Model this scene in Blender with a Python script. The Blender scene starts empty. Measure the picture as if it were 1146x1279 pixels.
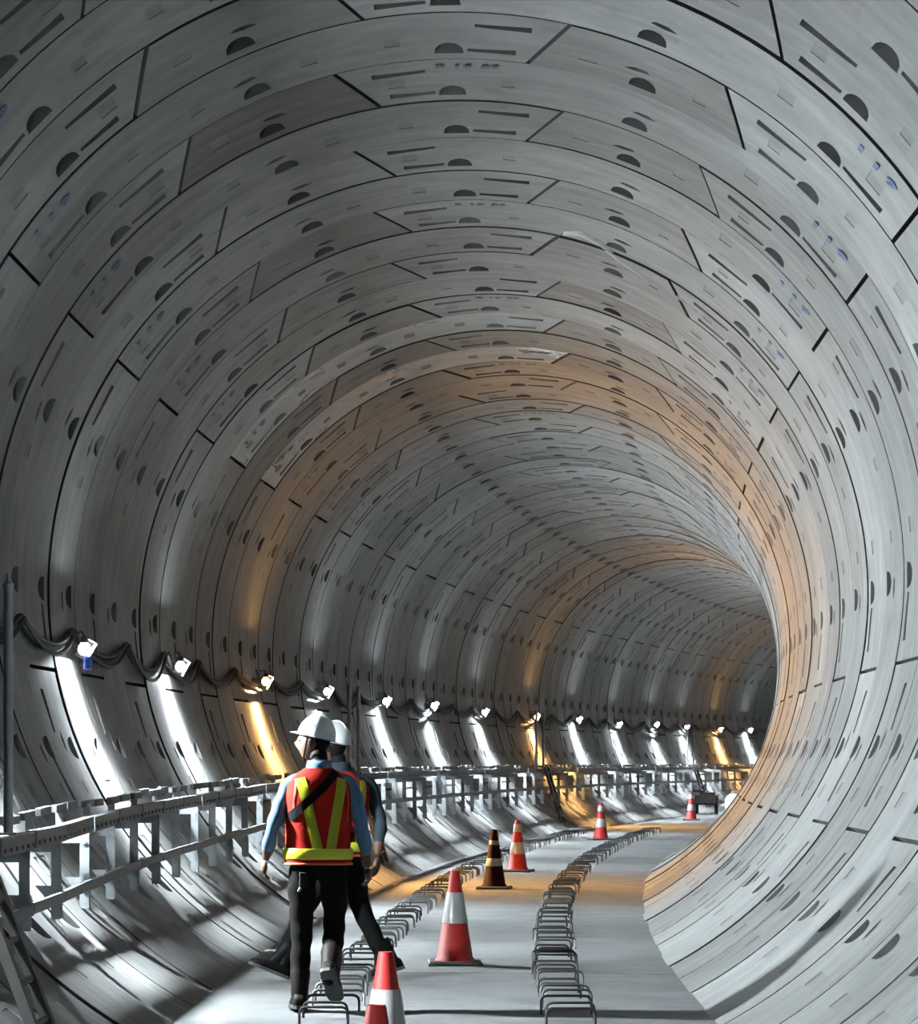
import bpy, bmesh, math, random
from mathutils import Vector, Matrix
from mathutils.geometry import delaunay_2d_cdt
from mathutils.bvhtree import BVHTree
PI = math.pi
rnd = random.Random(7)
scene = bpy.context.scene
C = scene.collection

# ------------------------------------------------------------------ camera, world, exposure
F_PX = 3580.0                      # focal length in pixels of the 1146 wide frame
CAM_Z = 1.53
cam_data = bpy.data.cameras.new('camera')
cam = bpy.data.objects.new('camera', cam_data)
C.objects.link(cam)
cam.location = (0, 0, CAM_Z)
cam.rotation_euler = (PI/2, 0, 0)
cam_data.sensor_fit = 'HORIZONTAL'
cam_data.sensor_width = 36.0
cam_data.lens = F_PX/1146*36.0
cam_data.shift_x = 214/1146
cam_data.shift_y = 308.5/1146
cam_data.clip_start = 0.1
cam_data.clip_end = 400
scene.camera = cam

world = bpy.data.worlds.new('world')
scene.world = world
world.use_nodes = True
world.node_tree.nodes['Background'].inputs[0].default_value = (0.6, 0.7, 0.8, 1)
world.node_tree.nodes['Background'].inputs[1].default_value = 0.0
vs = scene.view_settings
vs.view_transform = 'Standard'
vs.look = 'None'
vs.gamma = 1.0
vs.exposure = 0.0
vs.use_curve_mapping = False
LAMP_WHITE = 41000.0
LAMP_WARM = 54000.0
scene.cycles.max_bounces = 7
scene.cycles.diffuse_bounces = 5
scene.cycles.glossy_bounces = 2

# ------------------------------------------------------------------ tunnel path (plan curve, bends to the right)
W = 1.2                            # ring width
R = 3.27                           # inner radius
ZC = 2.87                          # axis height over the floor
X0 = 0.36
CC = 25422.0/F_PX**2
RHO = 265.0
def axis(n):
    """point of the tunnel axis (plan) and heading, n = distance from the camera in ring widths"""
    d = n*W
    return X0 + CC*d*d, d, math.atan(2*CC*d)
def at(n, x, z):
    """point at ring distance n, x metres right of the axis, z over the floor"""
    px, py, a = axis(n)
    return Vector((px + x*math.cos(a), py - x*math.sin(a), z))
def frame(n, x=0.0, z=0.0, yaw=0.0):
    a = axis(n)[2]
    return Matrix.Translation(at(n, x, z)) @ Matrix.Rotation(-a + yaw, 4, 'Z')

# ------------------------------------------------------------------ helpers
def setp(o, label=None, cat=None, group=None, kind=None):
    if label: o['label'] = label
    if cat: o['category'] = cat
    if group: o['group'] = group
    if kind: o['kind'] = kind
    return o
def link(name, me, parent=None, mat=None):
    o = bpy.data.objects.new(name, me)
    C.objects.link(o)
    if parent is not None: o.parent = parent
    if mat is not None and me is not None and not me.materials: me.materials.append(mat)
    return o
def empty(name, M=None, parent=None):
    o = bpy.data.objects.new(name, None)
    o.empty_display_size = 0.2
    C.objects.link(o)
    if M is not None: o.matrix_world = M
    if parent is not None: o.parent = parent
    return o
def finish(bm, name, smooth=None):
    bmesh.ops.recalc_face_normals(bm, faces=bm.faces)
    me = bpy.data.meshes.new(name)
    bm.to_mesh(me); bm.free()
    if smooth is not None:
        for p in me.polygons: p.use_smooth = True
        me.set_sharp_from_angle(angle=math.radians(smooth))
    return me
def add_box(bm, size, loc=(0,0,0), rot=None, bevel=0.0):
    M = Matrix.Translation(loc)
    if rot is not None: M = M @ rot
    M = M @ Matrix.Diagonal((*size, 1))
    r = bmesh.ops.create_cube(bm, size=1, matrix=M)
    if bevel > 0:
        es = list({e for v in r['verts'] for e in v.link_edges})
        bmesh.ops.bevel(bm, geom=es, offset=bevel, segments=1, affect='EDGES')
def add_bar(bm, a, b, sx, sy, up=(0,0,1)):
    a, b = Vector(a), Vector(b)
    d = (b-a); L = d.length; d.normalize()
    u = Vector(up)
    s = d.cross(u)
    if s.length < 1e-4: s = d.cross(Vector((1,0,0)))
    s.normalize(); t = s.cross(d)
    M = Matrix(((s.x,d.x,t.x,0),(s.y,d.y,t.y,0),(s.z,d.z,t.z,0),(0,0,0,1)))
    add_box(bm, (sx, L, sy), (a+b)/2, M)
def add_tube(bm, pts, rad, sides=8, caps=True):
    pts = [Vector(p) for p in pts]
    rings = []
    prev = None
    for i, p in enumerate(pts):
        if i == 0: t = pts[1]-pts[0]
        elif i == len(pts)-1: t = pts[-1]-pts[-2]
        else: t = pts[i+1]-pts[i-1]
        t.normalize()
        if prev is None:
            ref = Vector((0,0,1)) if abs(t.z) < 0.9 else Vector((1,0,0))
            s = t.cross(ref).normalized()
        else:
            s = (prev - t*prev.dot(t)).normalized()
        prev = s
        q = t.cross(s)
        r = rad[i] if isinstance(rad, (list, tuple)) else rad
        rings.append([bm.verts.new(p + s*(r*math.cos(2*PI*k/sides)) + q*(r*math.sin(2*PI*k/sides))) for k in range(sides)])
    for i in range(len(rings)-1):
        for k in range(sides):
            bm.faces.new((rings[i][k], rings[i][(k+1)%sides], rings[i+1][(k+1)%sides], rings[i+1][k]))
    if caps:
        bm.faces.new(rings[0][::-1]); bm.faces.new(rings[-1])
def add_lathe(bm, prof, seg=24, M=None, cap=True):
    rings = []
    for r, z in prof:
        rings.append([bm.verts.new((r*math.cos(2*PI*k/seg), r*math.sin(2*PI*k/seg), z)) for k in range(seg)])
    for i in range(len(rings)-1):
        for k in range(seg):
            bm.faces.new((rings[i][k], rings[i][(k+1)%seg], rings[i+1][(k+1)%seg], rings[i+1][k]))
    if cap:
        bm.faces.new(rings[0][::-1]); bm.faces.new(rings[-1])
    if M is not None:
        bmesh.ops.transform(bm, matrix=M, verts=[v for rr in rings for v in rr])

# ------------------------------------------------------------------ materials
def nt_new(name):
    m = bpy.data.materials.new(name); m.use_nodes = True
    nt = m.node_tree
    return m, nt, nt.nodes['Principled BSDF']
def N(nt, t, **kw):
    n = nt.nodes.new(t)
    for k, v in kw.items(): setattr(n, k, v)
    return n
def math_node(nt, op, a, b=None, clamp=False):
    n = N(nt, 'ShaderNodeMath', operation=op, use_clamp=clamp)
    for i, v in enumerate((a, b)):
        if v is None: continue
        if isinstance(v, (int, float)): n.inputs[i].default_value = v
        else: nt.links.new(v, n.inputs[i])
    return n.outputs[0]
def noise(nt, vec, scale, detail=4, rough=0.55):
    n = N(nt, 'ShaderNodeTexNoise')
    nt.links.new(vec, n.inputs['Vector'])
    n.inputs['Scale'].default_value = scale; n.inputs['Detail'].default_value = detail; n.inputs['Roughness'].default_value = rough
    return n.outputs['Fac']
def maprange(nt, v, a, b, c, d):
    n = N(nt, 'ShaderNodeMapRange')
    nt.links.new(v, n.inputs[0])
    for i, x in enumerate((a, b, c, d)): n.inputs[i+1].default_value = x
    return n.outputs[0]
def concrete(name, col, var=0.16, wet=True, patches=True, streak=(.45, 3.0, .45)):
    m, nt, p = nt_new(name)
    tc = N(nt, 'ShaderNodeTexCoord'); oi = N(nt, 'ShaderNodeObjectInfo')
    off = N(nt, 'ShaderNodeVectorMath', operation='ADD')
    nt.links.new(tc.outputs['Object'], off.inputs[0])
    r100 = math_node(nt, 'MULTIPLY', oi.outputs['Random'], 87.0)
    cmb = N(nt, 'ShaderNodeCombineXYZ')
    for i in range(3): nt.links.new(r100, cmb.inputs[i])
    nt.links.new(cmb.outputs[0], off.inputs[1])
    vec = off.outputs[0]
    # drawn out along the circumference (the ring axis is local y)
    st = N(nt, 'ShaderNodeVectorMath', operation='MULTIPLY')
    nt.links.new(vec, st.inputs[0]); st.inputs[1].default_value = streak
    a = noise(nt, vec, 1.1, 5); b = noise(nt, st.outputs[0], 2.2, 6, 0.6); c = noise(nt, vec, 22, 3)
    f = math_node(nt, 'ADD', maprange(nt, a, .3, .7, .80, 1.18), maprange(nt, b, .3, .7, -.11, .11))
    f = math_node(nt, 'ADD', f, maprange(nt, c, .3, .7, -.03, .03))
    st2 = N(nt, 'ShaderNodeVectorMath', operation='MULTIPLY')
    nt.links.new(vec, st2.inputs[0]); st2.inputs[1].default_value = (1.0, 1.7, 1.0)
    d_ = noise(nt, st2.outputs[0], 3.4, 8, .68); e_ = noise(nt, st2.outputs[0], 1.5, 6, .6); g_ = noise(nt, vec, .7, 3)
    f = math_node(nt, 'ADD', f, maprange(nt, d_, .36, .64, -.13, .13))
    f = math_node(nt, 'ADD', f, maprange(nt, math_node(nt, 'MULTIPLY', e_, maprange(nt, g_, .4, .6, .85, 1.12)), .56, .66, 0, .24))
    f = math_node(nt, 'SUBTRACT', f, maprange(nt, e_, .40, .32, 0, .16))
    if patches:
        vo = N(nt, 'ShaderNodeTexVoronoi', distance='CHEBYCHEV')
        nt.links.new(vec, vo.inputs['Vector']); vo.inputs['Scale'].default_value = 2.6; vo.inputs['Randomness'].default_value = .8
        sq = math_node(nt, 'LESS_THAN', vo.outputs['Distance'], 0.16)
        sc = N(nt, 'ShaderNodeSeparateColor'); nt.links.new(vo.outputs['Color'], sc.inputs[0])
        pick = math_node(nt, 'GREATER_THAN', sc.outputs[0], 0.55)
        f = math_node(nt, 'SUBTRACT', f, math_node(nt, 'MULTIPLY', math_node(nt, 'MULTIPLY', sq, pick), maprange(nt, sc.outputs[1], 0, 1, .06, .26)))
    f = math_node(nt, 'MULTIPLY', f, maprange(nt, oi.outputs['Random'], 0, 1, 1-var, 1+var))
    mix = N(nt, 'ShaderNodeMix', data_type='RGBA', blend_type='MULTIPLY')
    mix.inputs[0].default_value = 1.0; mix.inputs[6].default_value = (*col, 1)
    cg = N(nt, 'ShaderNodeCombineColor')
    for i in range(3): nt.links.new(f, cg.inputs[i])
    nt.links.new(cg.outputs[0], mix.inputs[7])
    nt.links.new(mix.outputs[2], p.inputs['Base Color'])
    rr = maprange(nt, b, .35, .65, .52, .70)
    if wet is None: rr = maprange(nt, a, .35, .65, .24, .42)
    if wet:
        wv = math_node(nt, 'GREATER_THAN', math_node(nt, 'FRACT', math_node(nt, 'MULTIPLY', oi.outputs['Random'], 13.7)), .95)
        rr = math_node(nt, 'SUBTRACT', rr, math_node(nt, 'MULTIPLY', wv, .17))
    p.inputs['Specular IOR Level'].default_value = .5 if wet is None else .3
    nt.links.new(rr, p.inputs['Roughness'])
    bp = N(nt, 'ShaderNodeBump'); bp.inputs['Strength'].default_value = .12; bp.inputs['Distance'].default_value = .01
    nt.links.new(math_node(nt, 'ADD', noise(nt, vec, 9, 5), math_node(nt, 'MULTIPLY', b, 1.2)), bp.inputs['Height'])
    nt.links.new(bp.outputs[0], p.inputs['Normal'])
    return m
def plain(name, col, rough=.5, metal=0.0, var=.12, scale=14, bump=0.0, spec=.5):
    m, nt, p = nt_new(name)
    tc = N(nt, 'ShaderNodeTexCoord')
    col = tuple(c*.68 for c in col)
    a = noise(nt, tc.outputs['Object'], scale, 4)
    f = maprange(nt, a, .3, .7, 1-var, 1+var)
    cg = N(nt, 'ShaderNodeCombineColor')
    for i in range(3): nt.links.new(math_node(nt, 'MULTIPLY', f, col[i]), cg.inputs[i])
    nt.links.new(cg.outputs[0], p.inputs['Base Color'])
    p.inputs['Specular IOR Level'].default_value = spec; p.inputs['Roughness'].default_value = rough; p.inputs['Metallic'].default_value = metal
    if bump:
        bp = N(nt, 'ShaderNodeBump'); bp.inputs['Strength'].default_value = bump; bp.inputs['Distance'].default_value = .02
        nt.links.new(a, bp.inputs['Height']); nt.links.new(bp.outputs[0], p.inputs['Normal'])
    return m
def glow(name, col, strength):
    m, nt, p = nt_new(name)
    p.inputs['Base Color'].default_value = (1, 1, 1, 1)
    p.inputs['Emission Color'].default_value = (*col, 1)
    p.inputs['Emission Strength'].default_value = strength
    return m
M = {}
M['concrete'] = concrete('precast_concrete', (.085, .0875, .0865), wet=False)
M['key'] = concrete('key_concrete', (.052, .0515, .0505), var=.38, wet=False)
M['floor'] = concrete('floor_concrete', (.070, .073, .0745), var=.05, wet=False, patches=False, streak=(1, 1, 1))
M['key_mid'] = concrete('key_concrete_pale', (.073, .0735, .073), var=.25, wet=False)
M['patch'] = concrete('pad_mark_concrete', (.064, .0655, .065), wet=False, patches=False)
M['wet'] = concrete('wet_concrete', (.10, .104, .107), wet=None)
M['gasket'] = plain('gasket_rubber', (.012, .012, .012), .9)
M['galv'] = plain('galvanised_steel', (.30, .32, .345), .42, .75, .2, 9)
M['galv_shaded'] = plain('galvanised_steel_shaded', (.13, .138, .143), .55, .6, .25, 9)  # darker galvanised steel: shade on the beam fronts is put into the colour
M['dark_steel'] = plain('dark_steel', (.018, .018, .018), .55, .4, .25, 12)
M['rebar'] = plain('rebar_steel', (.018, .018, .018), .6, .2, .3, 30)
M['cable'] = plain('cable_rubber', (.016, .016, .017), .55)
M['socket'] = plain('lamp_socket', (.02, .02, .02), .5)
M['shade'] = plain('lamp_shade', (.10, .10, .10), .5, .3)
M['white'] = glow('white_bulb', (.87, .96, 1.0), LAMP_WHITE)
M['warm'] = glow('warm_bulb', (1.0, .53, .18), LAMP_WARM)
M['white_globe'] = glow('white_globe', (.9, .97, 1.0), 22.0)
M['warm_globe'] = glow('warm_globe', (1.0, .55, .20), 16.0)
M['blue_plastic'] = plain('blue_plastic', (.03, .10, .55), .4)
M['stencil'] = plain('stencil_paint', (.035, .07, .15), .7, 0, .5, 40)
M['stencil_grey'] = plain('stencil_grey_paint', (.05, .055, .065), .7, 0, .5, 40)
M['wet_sheen'] = plain('leak_sheen', (.19, .195, .195), .35, 0, .25, 12, .4)  # pale tone stands for light reflected by the wet leak
M['cone_red'] = plain('cone_red', (.30, .011, .009), .6, 0, .15, 6, spec=.22)
M['cone_backlit'] = plain('cone_red_backlit', (.02, .0018, .0026), .7, 0, .2, 6, spec=.06)  # backlit cone: its shaded side is painted into the base colour
M['cone_white'] = plain('cone_white', (.24, .24, .24), .35, 0, .15, 10)
M['cone_base'] = plain('cone_base', (.02, .02, .02), .7)
M['skin'] = plain('skin', (.085, .045, .03), .6, spec=.22)
M['hair'] = plain('hair', (.006, .006, .006), .7, spec=.08)
M['denim'] = plain('denim_shirt', (.09, .17, .27), .9, 0, .18, 9, .3, spec=.08)
M['slate'] = plain('slate_shirt', (.025, .036, .048), .9, 0, .18, 9, .3, spec=.08)
M['trousers'] = plain('brown_trousers', (.0052, .0048, .0040), .95, 0, .25, 10, .4, spec=.08)
M['trousers2'] = plain('dark_green_trousers', (.0034, .0043, .0042), .95, 0, .25, 10, .4, spec=.08)
M['boot'] = plain('brown_boot', (.009, .0066, .005), .6, 0, .3, 14, .3, spec=.08)
M['boot2'] = plain('black_boot', (.0016, .0016, .0016), .6, spec=.08)
M['vest'] = plain('vest_red', (.33, .017, .010), .9, 0, .15, 10, .3, spec=.08)
M['vest2'] = plain('vest_deep_red', (.22, .013, .013), .9, 0, .15, 10, .3, spec=.08)
M['tape'] = plain('yellow_tape', (.52, .56, .012), .45, 0, .06, 20)
M['trim'] = plain('vest_trim', (.55, .10, .035), .6)
M['helmet'] = plain('white_helmet', (.50, .535, .55), .35, 0, .03, 5)
M['emblem'] = plain('helmet_emblem', (.30, .52, .50), .4)
M['strap'] = plain('black_strap', (.010, .010, .012), .8, spec=.08)
M['machine'] = plain('machine_dark', (.008, .005, .006), .7, 0, .4, 10)
M['sack'] = plain('pale_sack', (.5, .51, .52), .8, 0, .1, 8, .4)

# ------------------------------------------------------------------ lining segments
THK = 0.16
GAP = 0.036                        # ring joint
JG = 0.014                        # half of a longitudinal joint
D = math.radians
def ring_layout(side):
    """side=+1: key segment right of the crown, -1: left. Returns segments (a_front0, a_back0, a_front1, a_back1, is_key) in degrees and pockets"""
    k = 22.5
    J = [(k-9.0, k-13.6), (k+9.0, k+13.6), (101.25, 101.25), (168.75, 168.75), (236.25, 236.25), (303.75, 303.75)]
    segs = []
    for i in range(6):
        a, b = J[i], J[(i+1) % 6]
        if i == 5: b = (b[0]+360, b[1]+360)
        segs.append((a, b, i == 0))
    pockets = []
    def dee(ang, u=0.86*W, w=.19, h=.27):
        out = []
        for t in range(9):
            f = PI*t/8
            out.append((D(ang)*R + w/2*math.cos(f), u - h*math.sin(f)**.8))
        pockets.append((out, .15, 0))
    def slot(a0, a1, u, t=.125):
        x0, x1 = D(a0)*R, D(a1)*R
        pockets.append(([(x0, u-t*.5), (x1, u-t*.28), (x1, u+t*.28), (x0, u+t*.5)], .10, 0))
    def slit(ang, u):
        x = D(ang)*R
        pockets.append(([(x-.085, u+.03), (x-.02, u-.04), (x+.06, u-.045), (x+.09, u+.01), (x, u+.045)], .07, 0))
    joint_ds = {0, 45}
    for q in range(16):
        ang = q*22.5
        if 157 < ang < 203: continue
        dee(ang)
        if ang in (22.5, 67.5, 337.5, 292.5, 270, 112.5, 135, 247.5): slit(ang - 1.0, .5*W)
    pr = random.Random(11+side)
    for q in range(16):           # faint square pad marks either side of the bolt pockets
        ang = q*22.5
        if 150 < ang < 210: continue
        for da in (-6.6, 6.6):
            if pr.random() < .42: continue
            x = D(ang+da+pr.uniform(-.8, .8))*R; u = W*pr.choice((.47, .50, .55)); h = pr.uniform(.045, .065); v = h*2.1
            pockets.append(([(x-h, u-v), (x+h, u-v), (x+h, u+v), (x-h, u+v)], .004, 1))
    # beside the key: two grooves on the far side of either joint
    slot(9.3, 3.0, .27*W); slot(7.6, 2.1, .79*W)
    slot(36.2, 43.0, .27*W); slot(37.6, 42.9, .79*W)
    # ordinary joints
    slot(98.4, 92.2, .79*W); slot(104.2, 110.3, .30*W)
    slot(239.4, 246, .79*W); slot(233.2, 227.2, .30*W)
    slot(306.8, 313, .79*W); slot(300.6, 294.4, .30*W)
    return segs, pockets

def inside(pt, poly):
    c = False; j = len(poly)-1
    for i in range(len(poly)):
        xi, yi = poly[i]; xj, yj = poly[j]
        if (yi > pt[1]) != (yj > pt[1]) and pt[0] < (xj-xi)*(pt[1]-yi)/(yj-yi)+xi: c = not c
        j = i
    return c

def segment_mesh(side, seg, pockets, name):
    (af0, ab0), (af1, ab1), key = seg
    u0, u1 = GAP/2, W-GAP/2
    def edge0(u): return (D(af0) + (D(ab0)-D(af0))*u/W)*R + JG
    def edge1(u): return (D(af1) + (D(ab1)-D(af1))*u/W)*R - JG
    nt_ = max(4, int((edge1(W/2)-edge0(W/2))/R/D(2.25)))
    nu = 4
    outline = []
    for i in range(nt_): outline.append((edge0(u0)+(edge1(u0)-edge0(u0))*i/nt_, u0))
    for i in range(nu): 
        u = u0+(u1-u0)*i/nu; outline.append((edge1(u), u))
    for i in range(nt_): outline.append((edge1(u1)+(edge0(u1)-edge1(u1))*i/nt_, u1))
    for i in range(nu):
        u = u1+(u0-u1)*i/nu; outline.append((edge0(u), u))
    loops = []; late = []
    for poly, dep, pm in pockets:
        for sh in (0, 2*PI*R, -2*PI*R):
            pp = [(x+sh, y) for x, y in poly]
            cx = sum(q[0] for q in pp)/len(pp); cy = sum(q[1] for q in pp)/len(pp)
            if all(edge0(q[1])+.02 < q[0] < edge1(q[1])-.02 for q in pp): 
                bb = [min(q[0] for q in pp)-.012, max(q[0] for q in pp)+.012, min(q[1] for q in pp)-.012, max(q[1] for q in pp)+.012]
                if pm == 1: late.append((pp, dep, pm, bb))
                else: loops.append((pp, dep, pm, bb))
    for L in late:
        if all(L[3][1] < o[3][0] or L[3][0] > o[3][1] or L[3][3] < o[3][2] or L[3][2] > o[3][3] for o in loops): loops.append(L)
    pts = list(outline); edges = [(i, (i+1) % len(outline)) for i in range(len(outline))]
    for pp, dep, pm, bb in loops:
        b = len(pts); pts += pp
        edges += [(b+i, b+(i+1) % len(pp)) for i in range(len(pp))]
    for i in range(1, nt_):
        for j in range(1, nu):
            u = u0+(u1-u0)*j/nu
            q = (edge0(u)+(edge1(u)-edge0(u))*i/nt_, u)
            ok = True
            for pp, dep, pm, bb in loops:
                xs = [a for a, _ in pp]; ys = [b for _, b in pp]
                if min(xs)-.03 < q[0] < max(xs)+.03 and min(ys)-.03 < q[1] < max(ys)+.03: ok = False; break
            if ok: pts.append(q)
    res = delaunay_2d_cdt([Vector(q) for q in pts], edges, [], 0, 1e-6)
    vco, _, faces = res[0], res[1], res[2]
    bm = bmesh.new()
    def P(x, u, r):
        th = x/R
        X = side*r*math.sin(th)
        return Vector((X, (u-W/2)*(1 - X/RHO), r*math.cos(th)))
    top = [bm.verts.new(P(v.x, v.y, R)) for v in vco]
    low = {}
    side_e = {}
    for f in faces:
        c = sum((vco[i] for i in f), Vector((0, 0)))/len(f)
        dep = 0; fm_ = 0
        for pp, d, pm, bb in loops:
            if inside(c, pp): dep = d; fm_ = pm; break
        if dep == 0:
            bm.faces.new([top[i] for i in f])
        else:
            for i in f:
                if (i, dep) not in low: low[(i, dep)] = bm.verts.new(P(vco[i].x, vco[i].y, R+dep))
            bm.faces.new([low[(i, dep)] for i in f]).material_index = fm_
            for a in range(3):
                e = (f[a], f[(a+1) % 3]); ke = (min(e), max(e))
                side_e.setdefault(ke, []).append(dep)
    for (a, b), l in side_e.items():
        if len(l) == 1:
            d = l[0]
            bm.faces.new((top[a], top[b], low[(b, d)], low[(a, d)]))
    # flanks of the segment
    loop_i = []
    for q in outline:
        best = min(range(len(vco)), key=lambda i: (vco[i].x-q[0])**2+(vco[i].y-q[1])**2)
        loop_i.append(best)
    outer = [bm.verts.new(P(vco[i].x, vco[i].y, R+THK)) for i in loop_i]
    for k in range(len(loop_i)):
        k2 = (k+1) % len(loop_i)
        bm.faces.new((top[loop_i[k]], top[loop_i[k2]], outer[k2], outer[k])).material_index = 2
    for f in bm.faces:
        if f.normal.length == 0: f.normal_update()
    me = finish(bm, name, 20)
    me.materials.append(M['key_mid'] if key else M['concrete'])
    me.materials.append(M['patch']); me.materials.append(M['gasket'])
    return me

seg_meshes = {}
for side in (1, -1):
    segs, pk = ring_layout(side)
    seg_meshes[side] = [segment_mesh(side, s, pk, 'segment') for s in segs]

# ring stations by arc length
stations = []
n = 16.72
def step(n, sgn):
    # advance one ring width along the arc
    d = n*W
    return n + sgn/math.sqrt(1+(2*CC*d)**2)
front = [16.72]
while front[-1] < 108: front.append(step(front[-1] + .5/1, 1) if False else step(front[-1], 1))
back = [16.72]
while back[-1] > 11.3: back.append(step(back[-1], -1))
bounds = sorted(set(back + front))
i0 = bounds.index(16.72)

lining = empty('wall_lining')
setp(lining, 'grey precast concrete ring lining of the curved tunnel', 'tunnel wall', kind='structure')
def gasket_mesh():
    bm = bmesh.new()
    seg = 64; vs_ = []
    for u in (-W/2-.01, W/2+.01):
        row = []
        for k in range(seg):
            th = 2*PI*k/seg; X = (R+THK-.012)*math.sin(th)
            row.append(bm.verts.new((X, u*(1-X/RHO), (R+THK-.012)*math.cos(th))))
        vs_.append(row)
    for k in range(seg): bm.faces.new((vs_[0][k], vs_[0][(k+1) % seg], vs_[1][(k+1) % seg], vs_[1][k]))
    return finish(bm, 'gasket', 40)
gm = gasket_mesh(); gm.materials.append(M['gasket'])
N_DETAIL = 50
ring_objs = {}
far_bm = bmesh.new(); far_key = []
far_tmp = []
for k in range(len(bounds)-1):
    nm = (bounds[k]+bounds[k+1])/2
    side = -1 if (k - i0) % 2 == 1 else 1       # the ring just before bound i0 has its key on the left
    Mx = frame(nm, 0, ZC)
    jit = Matrix.Translation((rnd.uniform(-.006, .006), 0, rnd.uniform(-.006, .006)))
    if k < N_DETAIL:
        ro = link('lining_ring', gm, lining); ro.matrix_world = Mx @ jit
        ro['label'] = 'black rubber joint behind one lining ring'
        ring_objs[k] = (ro, side)
        for j, me in enumerate(seg_meshes[side]):
            so = link('segment', me, ro)
            th = D(sum(x for p in ring_layout(side)[0][j][:2] for x in p)/4)
            dr = rnd.uniform(-.006, .006)
            if j == 0 and (k - i0) in (-1, 0, 3, 6): so.material_slots[0].link = 'OBJECT'; so.material_slots[0].material = M['key']
            if (k - i0, j) in ((8, 5), (10, 5)): so.material_slots[0].link = 'OBJECT'; so.material_slots[0].material = M['wet']
            so.location = (side*math.sin(th)*dr, 0, math.cos(th)*dr)
    else:
        for j, me in enumerate(seg_meshes[side]):
            a = len(far_bm.faces)
            b = len(far_bm.verts)
            far_bm.from_mesh(me)
            far_bm.verts.ensure_lookup_table(); far_bm.faces.ensure_lookup_table()
            bmesh.ops.transform(far_bm, matrix=Mx @ jit, verts=far_bm.verts[b:])
            for f in far_bm.faces[a:]: f.material_index = f.material_index+1 if f.material_index else (1 if j == 0 else 0)
fm = bpy.data.meshes.new('far_segments'); far_bm.to_mesh(fm); far_bm.free()
fm.materials.append(M['concrete']); fm.materials.append(M['key_mid']); fm.materials.append(M['patch']); fm.materials.append(M['gasket'])
fo = link('far_segments', fm, lining); fo['kind'] = 'stuff'
# dark backing behind the far rings, and the plain near lining around and behind the camera
def shell(n0, n1, rad, name, mat, parent=None, dn=1.0, seg=96):
    bm = bmesh.new(); rows = []
    cnt = max(2, int((n1-n0)/dn)+1)
    for i in range(cnt):
        nn = n0+(n1-n0)*i/(cnt-1)
        rows.append([bm.verts.new(at(nn, rad*math.sin(2*PI*k/seg), ZC+rad*math.cos(2*PI*k/seg))) for k in range(seg)])
    for i in range(cnt-1):
        for k in range(seg): bm.faces.new((rows[i][k], rows[i][(k+1) % seg], rows[i+1][(k+1) % seg], rows[i+1][k]))
    me = finish(bm, name, 40)
    return link(name, me, parent, mat)
shell(bounds[N_DETAIL]-.1, bounds[-1], R+THK-.012, 'far_backing', M['gasket'], lining)
wn = shell(-7, bounds[0], R+.002, 'wall_near', M['concrete'])
setp(wn, 'plain concrete lining around the camera position', 'tunnel wall', kind='structure')

# floor
fl = empty('floor'); setp(fl, 'pale flat concrete floor of the tunnel invert', 'floor', kind='structure')
cuts = [-7, 17.1, 37.1, 57.1, 77.1, 107]
for a, b in zip(cuts[:-1], cuts[1:]):
    bm = bmesh.new(); rows = []
    cnt = int((b-a)/.5)+1
    for i in range(cnt):
        nn = a+.006+(b-a-.012)*i/(cnt-1)
        rows.append([bm.verts.new(at(nn, x, z)) for x, z in ((-1.585, -.25), (-1.585, 0), (1.585, 0), (1.585, -.25))])
    for i in range(cnt-1):
        for k in range(4): bm.faces.new((rows[i][k], rows[i][(k+1) % 4], rows[i+1][(k+1) % 4], rows[i+1][k]))
    bm.faces.new(rows[0][::-1]); bm.faces.new(rows[-1])
    link('floor_slab', finish(bm, 'floor_slab'), fl, M['floor'])

# blue stencilled numbers
def text_mesh(body, size):
    cu = bpy.data.curves.new('stencil', 'FONT'); cu.body = body; cu.size = size; cu.extrude = .0015
    cu.space_character = 1.6; cu.offset = .009; cu.align_x = 'CENTER'; cu.align_y = 'CENTER'
    o = bpy.data.objects.new('tmp', cu); C.objects.link(o)
    dg = bpy.context.evaluated_depsgraph_get()
    me = bpy.data.meshes.new_from_object(o.evaluated_get(dg))
    bpy.data.objects.remove(o); bpy.data.curves.remove(cu)
    return me
tx = text_mesh('119', .17); tx.materials.append(M['stencil'])
tx2 = text_mesh('2 10 25', .085); tx2.materials.append(M['stencil_grey'])
def stencil(k, ang, u, tx=tx):
    ro, side = ring_objs[k]
    th = D(ang)
    o = link('stencil_number', tx, ro)
    # text lies on the inner face, reading along the circumference
    rr = R-.012
    inward = Vector((-math.sin(th), 0, -math.cos(th)))
    tang = Vector((math.cos(th), 0, -math.sin(th)))      # towards larger angle
    up = inward.cross(tang)
    Mt = Matrix(((tang.x, up.x, inward.x, rr*math.sin(th)), (tang.y, up.y, inward.y, u-W/2), (tang.z, up.z, inward.z, rr*math.cos(th)), (0, 0, 0, 1)))
    o.matrix_local = Mt
    o['label'] = 'blue stencilled number'
for k, (ro, side) in ring_objs.items():
    if k > 24: continue
    stencil(k, 50.0*(-side), .24*W)
    if k % 4 == 1: stencil(k, 2.0, .14*W, tx2)

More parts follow.
